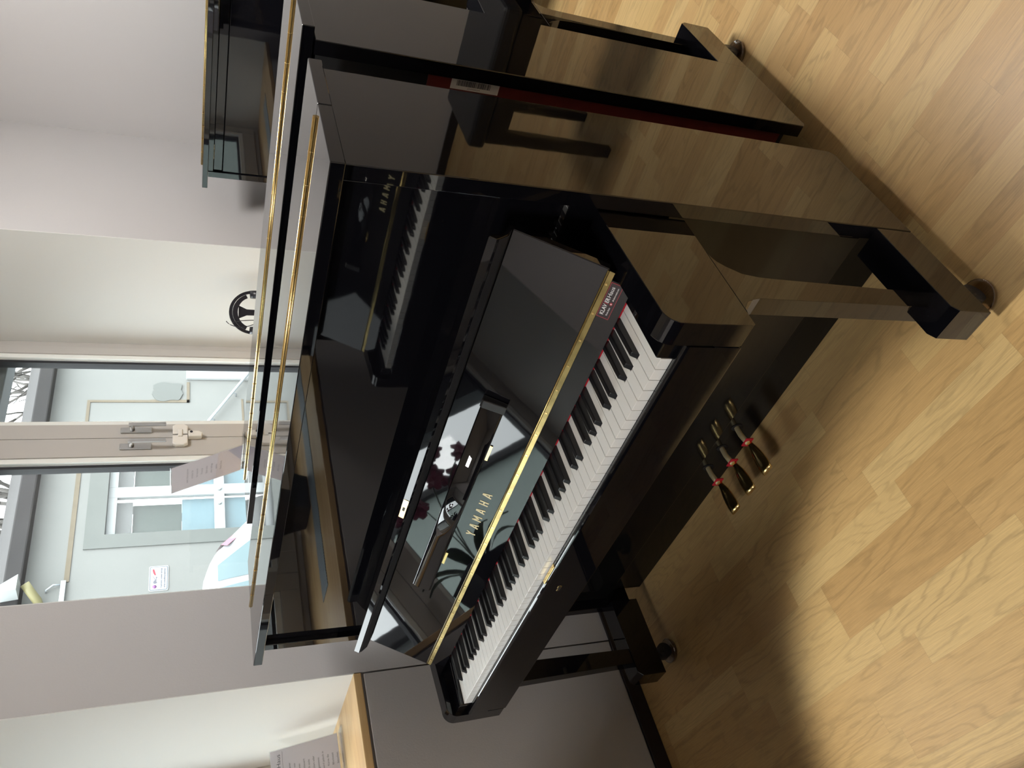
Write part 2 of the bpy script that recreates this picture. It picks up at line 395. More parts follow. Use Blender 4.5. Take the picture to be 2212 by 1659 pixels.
def make_piano(label, group=None, H=1.2068, keys=True, detail=True, opened=True, lidw=.7455, sw=.7275, grooves=False, back=False, name='upright_piano'):
    P = empty(name); tag(P, label, 'piano', group)
    si = sw - .028
    # side panels, full height, with clipped lower back corner
    for sx in (1, -1):
        pts = [(0, .0725), (.285, .0725), (.2965, .083), (.2965, H - .0235), (0, H - .0235)]
        MB().prism(pts, sx * si, sx * sw, 'x', bev=.0015, seg=2).build('side_panel', 'black', P)
    # lid: rear board and front flap, brass continuous hinge
    MB().box(-lidw, lidw, .134, .2865, H - .022, H, .0015).build('lid', 'black', P)
    MB().box(-lidw, lidw, -.030, .1325, H - .022, H, .0015).build('lid_flap', 'black', P)
    h = MB().cyl((-lidw + .018, .1335, H + .0012), (lidw - .021, .1335, H + .0012), .0037, seg=16)
    for k in range(1, 24):
        x = -lidw + .02 + k * (2 * lidw - .04) / 24
        h.cyl((x - .0006, .1335, H + .0012), (x + .0006, .1335, H + .0012), .0039, seg=16)
    h.build('lid_hinge', 'brass', P)
    # upper and lower front panels
    if grooves:
        MB().box(-si, si, .004, .02, H - .044, H - .023, .001).build('cornice_strip', 'black', P)
        MB().box(-si, si, .012, .02, H - .081, H - .0465, .001).build('upper_rail', 'black', P)
        MB().box(-si + .002, si - .002, .008, .022, .70, H - .0835, .002).build('upper_panel', 'black', P)
    else:
        MB().box(-si + .001, si - .001, .015, .034, .72, H - .0235, .001).build('upper_panel', 'black', P)
    MB().box(-si + .001, si - .001, .030, .046, .150, .60, .0015).build('knee_panel', 'blackdim', P)
    MB().box(-si + .001, si - .001, .057, .085, .018, .148, .002).build('bottom_rail', 'blackdim', P)
    # back frame
    MB().box(-si + .001, si - .001, .250, .270, .10, H - .03).build('soundboard_back', 'blackmatte', P)
    # keybed with arms, legs, toe blocks, castors
    MB().box(-.6515, .6515, -.2745, .03, .592, .6435, .0015).build('keybed', 'black', P)
    ks = [(-.2775, .645), (-.2775, .689)] + arc(-.2705, .690, .007, 180, 60, 6) + [(-.2655, .6955), (-.2645, .6925), (-.2645, .645)]
    s = MB().prism(ks, -.6515, .6515, 'x').build('keyslip', 'black', P, smooth=False)
    for sx in (1, -1):
        prof = [(0.0, .7615), (-.10, .7568), (-.2400, .7502)] + arc(-.2480, .7225, .0277, 92, 182, 8) + [(-.2757, .700), (-.2742, .597), (-.270, .591), (0.0, .589)]
        MB().prism([p for p in prof], sx * .652, sx * .697, 'x', bev=.0008, seg=1).build('arm', 'black', P)
        leg = [(-.1995, .160), (-.2067, .545)] + [(-.2100, .560), (-.2170, .575), (-.232, .588), (-.245, .5905)] + [(-.09, .5895), (-.1012, .5879), (-.115, .582), (-.128, .5694), (-.1443, .5456), (-.150, .515), (-.1515, .48), (-.156, .160)]
        MB().prism(leg, sx * .663, sx * .6971, 'x', bev=.0005, seg=1).build('leg', 'black', P)
        MB().prism([(-.241, .0725), (-.241, .150), (-.229, .1635), (-.001, .1635), (-.001, .0725)], sx * .660, sx * .7265, 'x', bev=.0012, seg=2).build('toe_block', 'black', P)
        for yy, xc_ in ((-.163, .700), (.225, .60)):
            c = MB().cyl((sx * xc_, yy, .045), (sx * xc_, yy, .102 if yy > 0 else .075), .010, seg=16)
            c.box(sx * xc_ - .014, sx * xc_ + .014, yy - .008, yy + .008, .030, .052, .003)
            co = c.build('castor', 'castor', P)
            MB().cyl((sx * xc_ - .012, yy, .0285), (sx * xc_ + .012, yy, .0285), .0225, seg=28).build('wheel', 'castor', co)
        # key block beside the keys
        a, b2 = sorted((sx * .6145, sx * .6517))
        MB().box(a, b2, -.2640, -.1275, .6437, .726, .002).build('key_block', 'black', P)
    if opened:
        # heel of the fallboard above the keys
        hp = [(-.0355, 0), (-.0006, 0), (.0008, -.0016), (.0012, -.012), (-.030, -.012), (-.0362, -.006)]
        hb0 = Vector((0, -.1262, .7638))
        MB().prism([tuple((hb0 + LT * a + LN * b)[1:]) for a, b in hp], -.6515, .6515, 'x', bev=.0012, seg=2).build('fallboard_heel', 'black', P)
        th = .016
        q = [(LY0, LZ0), (LY1, LZ1)]
        pts = [(LY0, LZ0), (LY1, LZ1), tuple((leafpt(0, .1643, -th))[1:]), tuple((leafpt(0, 0, -th))[1:])]
        lf = MB().prism(pts, -.668, .668, 'x', bev=.0015, seg=2).build('fallboard_leaf', 'black', P)
        # lip hanging forward from the top of the leaf
        lp = [leafpt(0, .1660, 0), leafpt(0, .1725, 0.0), leafpt(0, .1725, .028), leafpt(0, .1905, .0385), leafpt(0, .1915, .0465), leafpt(0, .1785, .0468), leafpt(0, .1750, .042), leafpt(0, .1660, .022)]
        lpo = MB().prism([tuple(p[1:]) for p in lp], -.668, .668, 'x', bev=.0015, seg=2).build('fallboard_lip', 'black', P)
        li = [leafpt(0, .1652, .001), leafpt(0, .1657, .001), leafpt(0, .1657, .0215), leafpt(0, .1747, .0415), leafpt(0, .1740, .0420), leafpt(0, .1652, .0222)]
        MB().prism([tuple(p[1:]) for p in li], -.667, .667, 'x').build('lip_matte_strip', 'blackflat', lpo)  # thin matte black strip along the underside of the lip
        MB().prism([tuple(leafpt(0, .1645, -.014)[1:]), tuple(leafpt(0, .1645, -.002)[1:]), tuple(leafpt(0, .172, -.002)[1:]), tuple(leafpt(0, .172, -.014)[1:])], -.664, .664, 'x').build('fallboard_edge', 'black', P)
        # brass hinge between heel and leaf
        hb = MB()
        pts = [(-.1195, .7725), (-.1262, .7638), (-.1250, .7628), (-.1183, .7715)]
        hb.prism(pts, -.665, .665, 'x'); hb.cyl((-.665, -.1192, .7722), (.665, -.1192, .7722), .0022, seg=10)
        ho = hb.build('fallboard_hinge', 'brassold', P)
        if detail:
            sme = None
            for k in range(22):
                x = -.64 + k * 1.28 / 21
                if sme is None:
                    so_ = MB().cyl((0, 0, 0), (0, -.79 * .0006, .61 * .0006), .0022, seg=10).build('hinge_screw', 'brass', ho); sme = so_.data
                else:
                    so_ = bpy.data.objects.new('hinge_screw', sme); COL.objects.link(so_); so_.parent = ho
                so_.location = (x, -.1231, .7680)
            # brass maker's lettering (positions of the strokes measured along the leaf)
            hh = .0200; wd = .0125; st = .0036; yb = .0230
            def stroke(mb, x0, t0, x1, t1, w=st):
                a = Vector((x0, t0)); b = Vector((x1, t1)); d = (b - a).normalized(); nrm = Vector((-d.y, d.x)) * w / 2
                ps = [a + nrm, b + nrm, b - nrm, a - nrm]
                lo = [leafpt(p.x, p.y, .0002) for p in ps]; hi = [leafpt(p.x, p.y, .0007) for p in ps]
                L_ = [mb.bm.verts.new(v) for v in lo]; U = [mb.bm.verts.new(v) for v in hi]
                mb.bm.faces.new(L_); mb.bm.faces.new(U)
                for i in range(4): mb.bm.faces.new((L_[i], L_[(i + 1) % 4], U[(i + 1) % 4], U[i]))
            for k, ch in enumerate('YAMAHA'):
                x = -.0785 + k * .0273; T = yb + hh; mb = MB(); w = wd
                if ch == 'Y':
                    stroke(mb, x - w / 2 + .001, T, x, yb + hh * .5, st); stroke(mb, x + w / 2 - .001, T, x, yb + hh * .5, st); stroke(mb, x, yb + hh * .56, x, yb, st)
                elif ch == 'A':
                    stroke(mb, x - w / 2 + .001, yb, x - .0008, T, st); stroke(mb, x + w / 2 - .001, yb, x + .0008, T, st); stroke(mb, x - .003, yb + .0055, x + .003, yb + .0055, .0026)
                elif ch == 'H':
                    stroke(mb, x - w / 2 + .0018, yb, x - w / 2 + .0018, T, st); stroke(mb, x + w / 2 - .0018, yb, x + w / 2 - .0018, T, st); stroke(mb, x - .004, yb + hh / 2, x + .004, yb + hh / 2, .0028)
                else:
                    w = .0155
                    stroke(mb, x - w / 2 + .0016, yb, x - w / 2 + .0016, T, st * .9); stroke(mb, x + w / 2 - .0016, yb, x + w / 2 - .0016, T, st * .9)
                    stroke(mb, x - w / 2 + .002, T, x, yb + .006, st * .8); stroke(mb, x + w / 2 - .002, T, x, yb + .006, st * .8)
                mb.build('brass_letter', 'gold', lf)
            # music rest: bulged bar with a dark end cap and two small hinges
            sec = [(.0675, .001), (.0675, .0050)] + [(.0903 - .0222 * math.cos(PI * i / 16), .0060 + .0065 * math.sin(PI * i / 16) ** .6) for i in range(1, 16)] + [(.1130, .0050), (.1130, .001)]
            mr = MB().prism([tuple(leafpt(0, t, o)[1:]) for t, o in sec], -.3300, .2985, 'x')
            for f in mr.bm.faces: f.smooth = len(f.verts) == 4
            mro = mr.build('music_rest', 'black', P)
            sec2 = [(.0655, .0005), (.0655, .014), (.110, .018), (.1145, .015), (.1145, .0005)]
            MB().prism([tuple(leafpt(0, t, o)[1:]) for t, o in sec2], .2995, .3200, 'x', bev=.003, seg=3).build('end_cap', 'blackmatte', mro)
            for xc in (.178, -.197):
                hg = MB()
                a, b_ = xc - .022, xc + .022
                pts = [tuple(leafpt(0, t, o)[1:]) for t, o in ((.0615, .0004), (.0615, .0022), (.0670, .0022), (.0670, .0004))]
                hg.prism(pts, a, b_, 'x', bev=.0004, seg=1); hg.build('rest_hinge', 'brass', mro)
            # lock strike plate on the lip, lock on the keyslip, keyhole
            pts = [tuple(leafpt(0, t, o)[1:]) for t, o in ((.1790, .0470), (.1790, .0478), (.1905, .0472), (.1905, .0464))]
            lk = MB().prism(pts, -.060, .0005, 'x', bev=.0003, seg=1).build('lock_strike', 'brass', P)
            pts = [tuple(leafpt(0, t, o)[1:]) for t, o in ((.1820, .0477), (.1820, .04795), (.1875, .0476), (.1875, .0472))]
            MB().prism(pts, -.036, -.024, 'x').build('strike_slot', 'blackmatte', lk)
            MB().box(-.020, .045, -.2755, -.2665, .6960, .6985, .0008).build('lock_plate', 'brass', P)
            kh = MB(); pr = [(-.0075, -.003), (.0075, -.004), (.010, 0), (.0075, .0045), (.001, .0045), (-.004, .003), (-.010, .003), (-.0105, -.001)]
            kh.prism([(-.037 + p[0], .6586 + p[1]) for p in pr], -.2782, -.2774, 'y')
            ko = kh.build('keyhole_escutcheon', 'brass', P)
            MB().prism([(-.037 + p[0] * .68, .6586 + p[1] * .55) for p in pr], -.2786, -.2781, 'y').build('keyhole', 'blackmatte', ko)
    else:
        MB().prism([(-.262, .70), (-.262, .745), (-.15, .78), (.007, .79), (.007, .70)], -.651, .651, 'x', bev=.004).build('closed_fallboard', 'black', P)
    if keys:
        MB().box(-.6125, .6125, YB + .0002, YB + .003, .694, .7180).build('red_felt_strip', 'felt', P)
        MB().box(-.6140, .6140, -.2600, -.112, .6437, .6925).build('key_frame', 'blackmatte', P)
        MB().box(-.6140, .6140, YB + .0035, -.1120, .6937, .728).build('key_cover_rail', 'blackmatte', P)
        make_keys(P)
    if opened and detail:
        # pedals
        for xc in (.081, 0, -.081):
            pd = MB()
            n = 26; L = []; 
            sm_ = MB().tube([(xc, .070, .086), (xc, .052, .0885), (xc, .032, .0885), (xc, .016, .0850), (xc, .004, .0805)], [.0062, .0066, .0068, .0070, .0072], 12)
            stems = sm_.build('pedal_stem', 'brassdull', P)
            st = [(.012, .0068, .080), (-.002, .0085, .078), (-.012, .0115, .0765), (-.025, .0160, .076), (-.045, .0195, .0755), (-.062, .0210, .075), (-.074, .0205, .0745), (-.085, .0185, .0735)]
            rings = []
            for (y, w, z) in st:
                hgt = .0035 if y > 0 else .004
                e = -.006 if y < -.08 else 0
                ring = [(-w, y, z - .003), (-w * .94, y, z), (-w * .5, y, z + hgt * .7), (0, y, z + hgt), (w * .5, y, z + hgt * .7), (w * .94, y, z), (w, y, z - .003), (w * .6, y, z - .006), (-w * .6, y, z - .006)]
                rings.append([pd.bm.verts.new(Vector((xc + p[0], p[1], p[2]))) for p in ring])
            for i in range(len(rings) - 1):
                for k in range(9):
                    f = pd.bm.faces.new((rings[i][k], rings[i][(k + 1) % 9], rings[i + 1][(k + 1) % 9], rings[i + 1][k])); f.smooth = True
            pd.bm.faces.new(rings[0]); pd.bm.faces.new(rings[-1][::-1])
            po = pd.build('pedal', 'brass', P)
            MB().box(xc - .0145, xc + .0145, .006, .0095, .070, .0915, .001).build('pedal_felt', 'felt', po)
            sl = MB(); sl.prism([(xc - .013 + p[0] * .0, p[1]) for p in ()] or [(xc + math.cos(a) * .012, .086 + math.sin(a) * .017) for a in [2 * PI * i / 20 for i in range(20)]], .0555, .0569, 'y').build('pedal_slot', 'blackflat', P)
    if grooves:
        pass
    return P

# ------------------------------------------------------------------ the pianos
main = make_piano('near black upright piano with open keyboard, music shop sticker and three gold pedals', 'black upright pianos')
main['group'] = 'black upright pianos'
# shop sticker on the heel, small enough to be its own thing
st = empty('shop_sticker', tuple(Vector((.614, -.1262, .7638)) + LT * -.0113)); st.rotation_euler = (-math.atan2(LT.y, LT.z), 0, 0); st.scale = (.97, 1, .81); tag(st, 'small black and red shop sticker with white lettering above the rightmost piano keys', 'sticker')
MB().box(-.036, .036, -.0006, -.0001, -.0128, .0130).build('sticker_back', 'stickblack', st)
bd = MB()
for a in ((-.036, .036, -.0128, -.0118), (-.036, .036, .0120, .0130), (-.036, -.0350, -.0128, .0130), (.0350, .036, -.0128, .0130)):
    bd.box(a[0], a[1], -.0008, -.0005, a[2], a[3])
bd.build('red_border', 'stickred', st)
fm = lambda x, z: frame_mtx((x, -.0008, z), (1, 0, 0), (0, 0, 1))
textobj('lettering_bold', 'KLAV', 'stickwhite', fm(-.0185, .0012), .0082, .0215, st, bold=.02)
textobj('lettering_bold', 'ER', 'stickwhite', fm(.0005, .0012), .0082, .0095, st, bold=.02)
textobj('lettering_light', 'Haus', 'stickwhite', fm(.0175, .0012), .0082, .0215, st)
MB().prism([(-.0068, .0008), (-.0056, .0008), (-.0048, .0096), (-.0060, .0096)], -.0011, -.0007, 'y').build('red_stroke', 'stickred', st)
textobj('lettering_small', 'Rhein-Ruhr', 'stickwhite', fm(-.0200, -.0068), .0032, .017, st, bold=.02)
textobj('lettering_small', 'all-about-music.com', 'stickwhite', fm(.0155, -.0068), .0032, .027, st, bold=.02)
MB().cyl((-.0045, -.0006, -.0048), (-.0045, -.0011, -.0048), .0030, seg=20).build('red_dot', 'stickred', st)
MB().cyl((-.0045, -.0011, -.0048), (-.0045, -.0013, -.0048), .0013, seg=14).build('white_dot', 'stickwhite', st)

# glass castor cups under the two front castors, one more under the far piano
def cup(x, y, label):
    o = MB().lathe([(.030, .0003), (.0350, .0015), (.0355, .012), (.0335, .0125), (.0325, .006), (.024, .0055), (.0, .0055)], (0, 0, 0), 40).build('castor_cup', 'cupglass')
    o.location = (x, y, 0); tag(o, label, 'castor cup', 'round castor cups'); return o
cup(.700, -.163, 'round smoky glass cup under the right front castor of the near piano')
cup(-.700, -.163, 'round smoky glass cup under the left front castor of the near piano')
cup(.600, .225, 'glass cup under the right rear castor of the near piano')
cup(-.600, .225, 'glass cup under the left rear castor of the near piano')

second = make_piano('black upright piano standing back to back behind the near one, barcode on its back', 'black upright pianos', H=1.2042, keys=False, detail=False, opened=False)
second.location = (.0, .7015, 0); second.rotation_euler = (0, 0, PI)
for yy in (.7015 + .163,):
    cup(.700, yy, 'glass cup under the far castor of the back-to-back piano')
    cup(-.700, yy, 'glass cup under the window side castor of the back-to-back piano')
for xx, t_ in ((.600, 'room side'), (-.600, 'window side')):
    cup(xx, .7015 - .225, 'glass cup under the %s inner castor of the back-to-back piano' % t_)
# red-brown back post and its barcode label (parts of the second piano, given in its own turned frame)
def to2(o): o.parent = second; return o
bp_ = MB().box(-.6990, -.60, .2702, .2755, .115, .962, .001).build('back_post', 'redwood', second)
MB().box(-.6935, -.6715, .2756, .2761, .8165, .9155).build('barcode_label', 'paperwhite', second)
bars = MB(); z = .835
rr = random.Random(3)
while z < .905:
    w = rr.choice((.0006, .0010, .0016, .0022)); bars.box(-.6905, -.6790, .2761, .2763, z, min(z + w, .905)); z += w + rr.choice((.0005, .0007, .0010))
bars.build('barcode_bars', 'ink', second)
textobj('barcode_digits', 'J3456024', 'ink', frame_mtx((-.6745, .2762, .868), (0, 0, -1), (-1, 0, 0)), .0024, .026, second, extrude=.0001)

third = make_piano('taller black upright piano by the far wall with small gold script logo', 'black upright pianos', H=1.31, keys=False, detail=False, opened=False, lidw=.785, sw=.7455, grooves=True)
third.location = (-.004, 2.29, 0)
MB().box(-.661, -.583, .0105, .0119, 1.2615, 1.2745, .0004).build('logo_plate', 'blackmatte', third)
textobj('gold_script', 'Silent Piano', 'gold', frame_mtx((-.622, .0104, 1.2640), (1, 0, 0), (0, 0, 1)), .0085, .072, third, shear=.35, bold=.03)

opp = make_piano('black upright piano opposite the near one, seen only as a reflection in its front', 'black upright pianos', keys=True, detail=True)
opp.location = (-.02, -1.205, 0); opp.rotation_euler = (0, 0, PI)

# piano bench in front of the second piano (seen mirrored in the near piano's side)
bn = empty('piano_bench', (1.09, 1.43, 0)); tag(bn, 'black padded piano bench beyond the back-to-back piano', 'bench')
MB().box(-.26, .26, -.165, .165, .47, .53, .015, 3).build('seat', 'leather', bn)
MB().box(-.245, .245, -.150, .150, .40, .468, .004).build('apron', 'black', bn)
for sx in (1, -1):
    for sy in (1, -1):
        MB().prism([(sx * .240, 0.0), (sx * .205, 0.0), (sx * .200, .40), (sx * .245, .40)], sy * .145, sy * .112, 'y', bev=.002).build('leg', 'black', bn)

# ------------------------------------------------------------------ room shell
XW = -.948; XO = -1.655; YB_ = 2.905; YR = -4.2; XR = 3.4; ZC = 2.95
struct(MB().box(XO, XR + .2, YR - .2, YB_ + .2, -.12, 0).build('floor', 'floor'))
struct(MB().box(XO, XR + .2, YR - .2, YB_ + .2, ZC, ZC + .2).build('ceiling', 'ceil'))
struct(MB().box(XO, XR + .2, YB_, YB_ + .2, 0, ZC).build('wall_back', 'wall'))
struct(MB().box(XR, XR + .2, YR - .2, YB_, 0, ZC).build('wall_right', 'wall'))
struct(MB().box(XO, XR, YR - .2, YR, 0, ZC).build('wall_front', 'wall'))
N1 = (.325, 2.06); N2 = (-1.93, .007); ZS = .888; ZH = 2.50
wl = MB()
wl.box(XO, XW, N2[1], N1[0], 0, ZC)
wl.box(XO, XW, N1[1], YB_, 0, ZC)
wl.box(XO, XW, YR, N2[0], 0, ZC)
for n_ in (N1,): wl.box(XO, XW, n_[0], n_[1], 0, ZS)
wl.box(XO, XW - .012, N2[0], N2[1], 0, ZS)
for n_ in (N1, N2): wl.box(XO, XW, n_[0], n_[1], ZH, ZC)
struct(wl.build('wall_left', 'wall'))
# removable panel under the second sill, with the open joint beside it
struct(MB().box(XW - .011, XW + .003, N2[0], N2[1] - .006, .052, .880, .001).build('trim_1', 'wall'))
# white plastered reveals
rv = MB()
for n_ in (N1, N2):
    for yy, s_ in ((n_[1], -1), (n_[0], 1)):
        a, b = sorted((yy, yy + s_ * .003)); rv.box(-1.60, XW - .0005, a, b, ZS + .02, ZH - .002)
struct(rv.build('trim_2', 'plaster'))
struct(MB().box(XW + .0005, XW + .012, YR, YB_ - .001, .0, .050, .002).build('baseboard_left', 'base'))
struct(MB().box(XW + .013, XR, YB_ - .012, YB_ - .0005, 0, .05, .002).build('baseboard_back', 'base'))
struct(MB().box(XR - .012, XR - .0005, YR + .013, YB_ - .013, 0, .05, .002).build('baseboard_right', 'base'))
# wooden sills
for k, n_ in enumerate((N1, N2)):
    struct(MB().box(-1.60, XW + .002, n_[0] + .002, n_[1] - .002 , ZS, .911, .002).build('trim_%d' % (3 + k), 'sill'))
# vent grilles let into the sills
for k, (n_, lab) in enumerate(((N1, 'long perforated vent grille with painted blue sky sheen in the sill behind the pianos'), (N2, 'long perforated vent grille with painted blue sky sheen in the sill nearest the camera'))):
    y1 = n_[1] - .40; y0 = n_[0] + .30
    g = MB(); g.prism([(-1.265, y0), (-1.145, y0), (-1.145, y1 + (0.0)), (-1.265, y1)], .9112, .9135, 'z')
    tag(g.build('vent_grille', 'grille'), lab, 'vent grille', 'vent grilles in the window sills')

# window units: fixed outer frame, two casements meeting at the middle
XF = -1.566
def window(idx, y0, y1, mid, x=XF, handles=True):
    Wd = empty('window_%d' % idx); struct(Wd)
    z0, z1 = .913, ZH - .003
    fr = MB(); d0, d1 = x - .07, x - .002
    fr.box(d0, d1, y1 - .050, y1 - .003, z0, z1, .002); fr.box(d0, d1, y0 + .003, y0 + .050, z0, z1, .002)
    fr.box(d0, d1, y0 + .05, y1 - .05, z0, z0 + .045, .002); fr.box(d0, d1, y0 + .05, y1 - .05, z1 - .045, z1, .002)
    fr.build('window_frame', 'frame', Wd)
    for (a, b, nm) in ((mid + .0, y1 - .048, 'R'), (y0 + .048, mid - .0, 'L')):
        # casement
        sa = .075 if nm == 'L' else .050; sb = .078
        if nm == 'R': ga, gb = a + .078, b - .046
        else: ga, gb = a + .046, b - .100
        gz0, gz1 = z0 + .105, z1 - .10
        c = MB(); e0, e1 = x - .05, x + .012
        c.box(e0, e1, a + .001, ga, z0 + .03, z1 - .03, .002); c.box(e0, e1, gb, b - .001, z0 + .03, z1 - .03, .002)
        c.box(e0, e1, ga, gb, z0 + .03, gz0, .002); c.box(e0, e1, ga, gb, gz1, z1 - .03, .002)
        co = c.build('casement', 'frame', Wd)
        bd = MB(); t = .024
        bd.box(x - .012, x + .006, ga, ga + t, gz0, gz1, .001); bd.box(x - .012, x + .006, gb - t, gb, gz0, gz1, .001)
        bd.box(x - .012, x + .006, ga + t, gb - t, gz0, gz0 + t, .001); bd.box(x - .012, x + .006, ga + t, gb - t, gz1 - t, gz1, .001)
        bd.build('glazing_bead', 'framelit', co)
        gk = MB(); t2 = t + .014
        for (p, q, r, s_) in ((ga + t, ga + t2, gz0 + t, gz1 - t), (gb - t2, gb - t, gz0 + t, gz1 - t), (ga + t2, gb - t2, gz0 + t, gz0 + t2), (ga + t2, gb - t2, gz1 - t2, gz1 - t)):
            gk.box(x - .048, x - .013, p, q, r, s_)
        gk.build('gasket', 'gasket', co)
        MB().box(x - .032, x - .028, ga + t2 * .5, gb - t2 * .5, gz0 + t2 * .5, gz1 - t2 * .5).build('window_pane', 'glass', co)
        if handles:
            yh = a + .040 if nm == 'R' else b - .052
            hb = MB(); hb.box(x + .0125, x + .020, yh - .016, yh + .016, 1.50, 1.625, .003)
            hb.cyl((x + .018, yh, 1.578), (x + .058, yh, 1.578), .0095, seg=16)
            hb.prism([(x + .048, 1.590), (x + .058, 1.592), (x + .060, 1.445), (x + .052, 1.443)], yh - .009, yh + .009, 'y', bev=.002)
            hb.build('window_handle', 'steel', co)
    if handles:
        lk = MB()
        lk.prism([(mid - .050, 1.418), (mid - .058, 1.405), (mid - .058, 1.372), (mid - .048, 1.356), (mid - .003, 1.356), (mid - .003, 1.418)], x + .0125, x + .034, 'x', bev=.004)
        lk.prism([(mid + .050, 1.418), (mid + .060, 1.405), (mid + .060, 1.372), (mid + .050, 1.356), (mid + .003, 1.356), (mid + .003, 1.418)], x + .0125, x + .034, 'x', bev=.004)
        lo = lk.build('window_lock', 'lockwhite', Wd)
        MB().box(x + .030, x + .040, mid - .014, mid + .026, 1.378, 1.396, .003).build('latch', 'lockwhite', lo)
        MB().prism([(mid - .016, 1.354), (mid + .018, 1.354), (mid + .016, 1.312), (mid + .004, 1.296), (mid - .014, 1.300)], x + .0125, x + .040, 'x', bev=.004).build('lock_case', 'lockwhite', lo)
        MB().cyl((x + .040, mid + .008, 1.342), (x + .0415, mid + .008, 1.342), .006, seg=14).build('key_cylinder', 'darkcable', lo)
    return Wd
window(1, N1[0], N1[1], 1.452)
window(2, N2[0], N2[1], -.70, handles=False)
# external roller shutter box over window
struct(MB().box(-1.80, -1.66, N2[0] - .1, N1[1] + .1, 2.115, 2.50, .005).build('trim_5', 'shutterbox'))

# ------------------------------------------------------------------ fill lights added under the ceiling to brighten the room
for k, (x, y, lab) in enumerate(((.5, -2.9, 'added square fill light over the front of the room'), (.55, 1.55, 'added square fill light nearer the far wall'))):
    c = empty('added_fill_light', (x, y, ZC)); tag(c, lab, 'fill light', 'added fill lights')
    MB().box(-.32, .32, -.32, .32, -.05, -.001, .004).build('housing', 'white', c)
    MB().box(-.30, .30, -.30, .30, -.058, -.0505).build('diffuser', 'filllamp', c)

# ------------------------------------------------------------------ small things
# notice on the near sill
def notice(name, label, base, width_dir, up_dir, w, h, lines, head, inkm):
    o = empty(name, (0, 0, 0)); tag(o, label, 'notice')
    B = Vector(base); X = Vector(width_dir).normalized(); U = Vector(up_dir).normalized(); Nn = X.cross(U)
    def slab(nm, x0, x1, u0, u1, n0, n1, mat, par):
        mb = MB(); mb.box(x0, x1, u0, u1, n0, n1, .0004, 1); mb.xf(Matrix.Translation(B) @ Matrix((X, U, Nn)).transposed().to_4x4())
        return mb.build(nm, mat, par)
    slab('paper_sheet', .002, w - .002, .002, h, -.0006, .0, 'paper', o)
    slab('acrylic_front', 0, w, 0, h + .003, .0004, .0022, 'acrylic', o)
    slab('acrylic_back', 0, w, 0, h + .003, -.0030, -.0012, 'acrylic', o)
    sg = 1 if Nn.z > 0 else 1
    def T(s_, cx, u, hh, ww=None, bold=0, shear=0, nm='text_line'):
        m = Matrix((X, U, Nn)).transposed().to_4x4(); m.translation = B + X * cx + U * u + Nn * .0001
        textobj(nm, s_, inkm, m, hh, ww, o, extrude=.0001, bold=bold, shear=shear)
    if head:
        T('KLAVIERHaus', w / 2, h - .030, .012, w * .78, nm='heading')
        slab('rule', w * .06, w * .94, h - .0375, h - .0368, .0001, .0002, 'ink', o)
    for k, l in enumerate(lines):
        T(l, w / 2, h - (.060 if head else .05) - k * .0148, .0062)
    return o, slab
n1, sl1 = notice('notice_stand', 'white printed notice in a clear stand on the wooden sill by the window', (-1.268, -.186, .9175), (0, 1, 0), (-.36, 0, 1), .150, .213,
    ['Dieses Klavier', 'wurde von', 'unseren', 'Klavierbauern', 'noch nicht', 'reguliert oder', 'gestimmt.', 'Er wird jedoch in', 'Kürze die', 'Werkstatt', 'besuchen.'], True, 'ink')
MB().box(-1.268, -1.205, -.186, -.036, .9115, .9165, .001).build('acrylic_foot', 'acrylic', n1)
n2, sl2 = notice('notice_stand', 'pale notice in a clear stand seen from behind on the back-to-back piano lid', (-.790, .655, 1.2085), (1, -.04, 0), (0, -.42, 1), .132, .220,
    ['mehr Informationen', 'erhalten Sie', 'bei unserem', 'Personal', 'Bitte nicht', 'ohne Anfrage', 'spielen', 'Vielen Dank'], False, 'inkpale')
MB().box(-.790, -.660, .655, .705, 1.2046, 1.2080, .001).build('acrylic_foot', 'acrylic', n2)

# headphones on a stand on the sill behind the pianos
HX, HY = -1.20, 1.90
hs = empty('headphones', (0, 0, 0)); tag(hs, 'black headphones with a coiled cable hanging on a stand on the far window sill', 'headphones')
def dirv(a, r, zc=1.083): # in the plane facing the room diagonally
    e = Vector((.72, .69, 0)); return Vector((HX, HY, zc)) + e * (math.cos(a) * r) + Vector((0, 0, 1)) * (math.sin(a) * r * 1.05)
hb = MB(); ring = []
for i in range(25):
    a = PI * (-.02 + 1.04 * i / 24); ring.append((dirv(a, .100), dirv(a, .087)))
off = Vector((.69, -.72, 0)) * .012
prev = None
for o_, i_ in ring:
    vs = [hb.bm.verts.new(o_ - off), hb.bm.verts.new(o_ + off), hb.bm.verts.new(i_ + off), hb.bm.verts.new(i_ - off)]
    if prev:
        for k in range(4): hb.bm.faces.new((prev[k], prev[(k + 1) % 4], vs[(k + 1) % 4], vs[k]))
    else: hb.bm.faces.new(vs)
    prev = vs
hb.bm.faces.new(prev)
hb.build('headband', 'darkcable', hs)
for s_ in (0, PI):
    c0 = dirv(s_, .088) + Vector((0, 0, -.02)); e = Vector((.72, .69, 0)) * (1 if s_ == 0 else -1)
    MB().cyl(c0 + e * .012, c0 - e * .022, .038, .034, seg=28).build('ear_cup', 'darkcable', hs)
cb = MB()
for s_, ph in ((1, .2), (-1, 1.3)):
    pts = [dirv(PI * .62 + s_ * .15 + .2 * math.sin(t * 3 + ph), .092 + .02 * math.sin(t * 4 + ph)) + Vector((.02, -.02, -.14 * t + .012 * math.sin(6 * t + ph))) + Vector((.72, .69, 0)) * (.035 * math.sin(3.5 * t) * s_) for t in [i / 24 for i in range(25)]]
    cb.tube(pts, .0018, 6)
cb.build('cable', 'darkcable', hs)
hst = empty('headphone_stand', (HX, HY, .911)); tag(hst, 'slim black stand holding the headphones on the far window sill', 'stand')
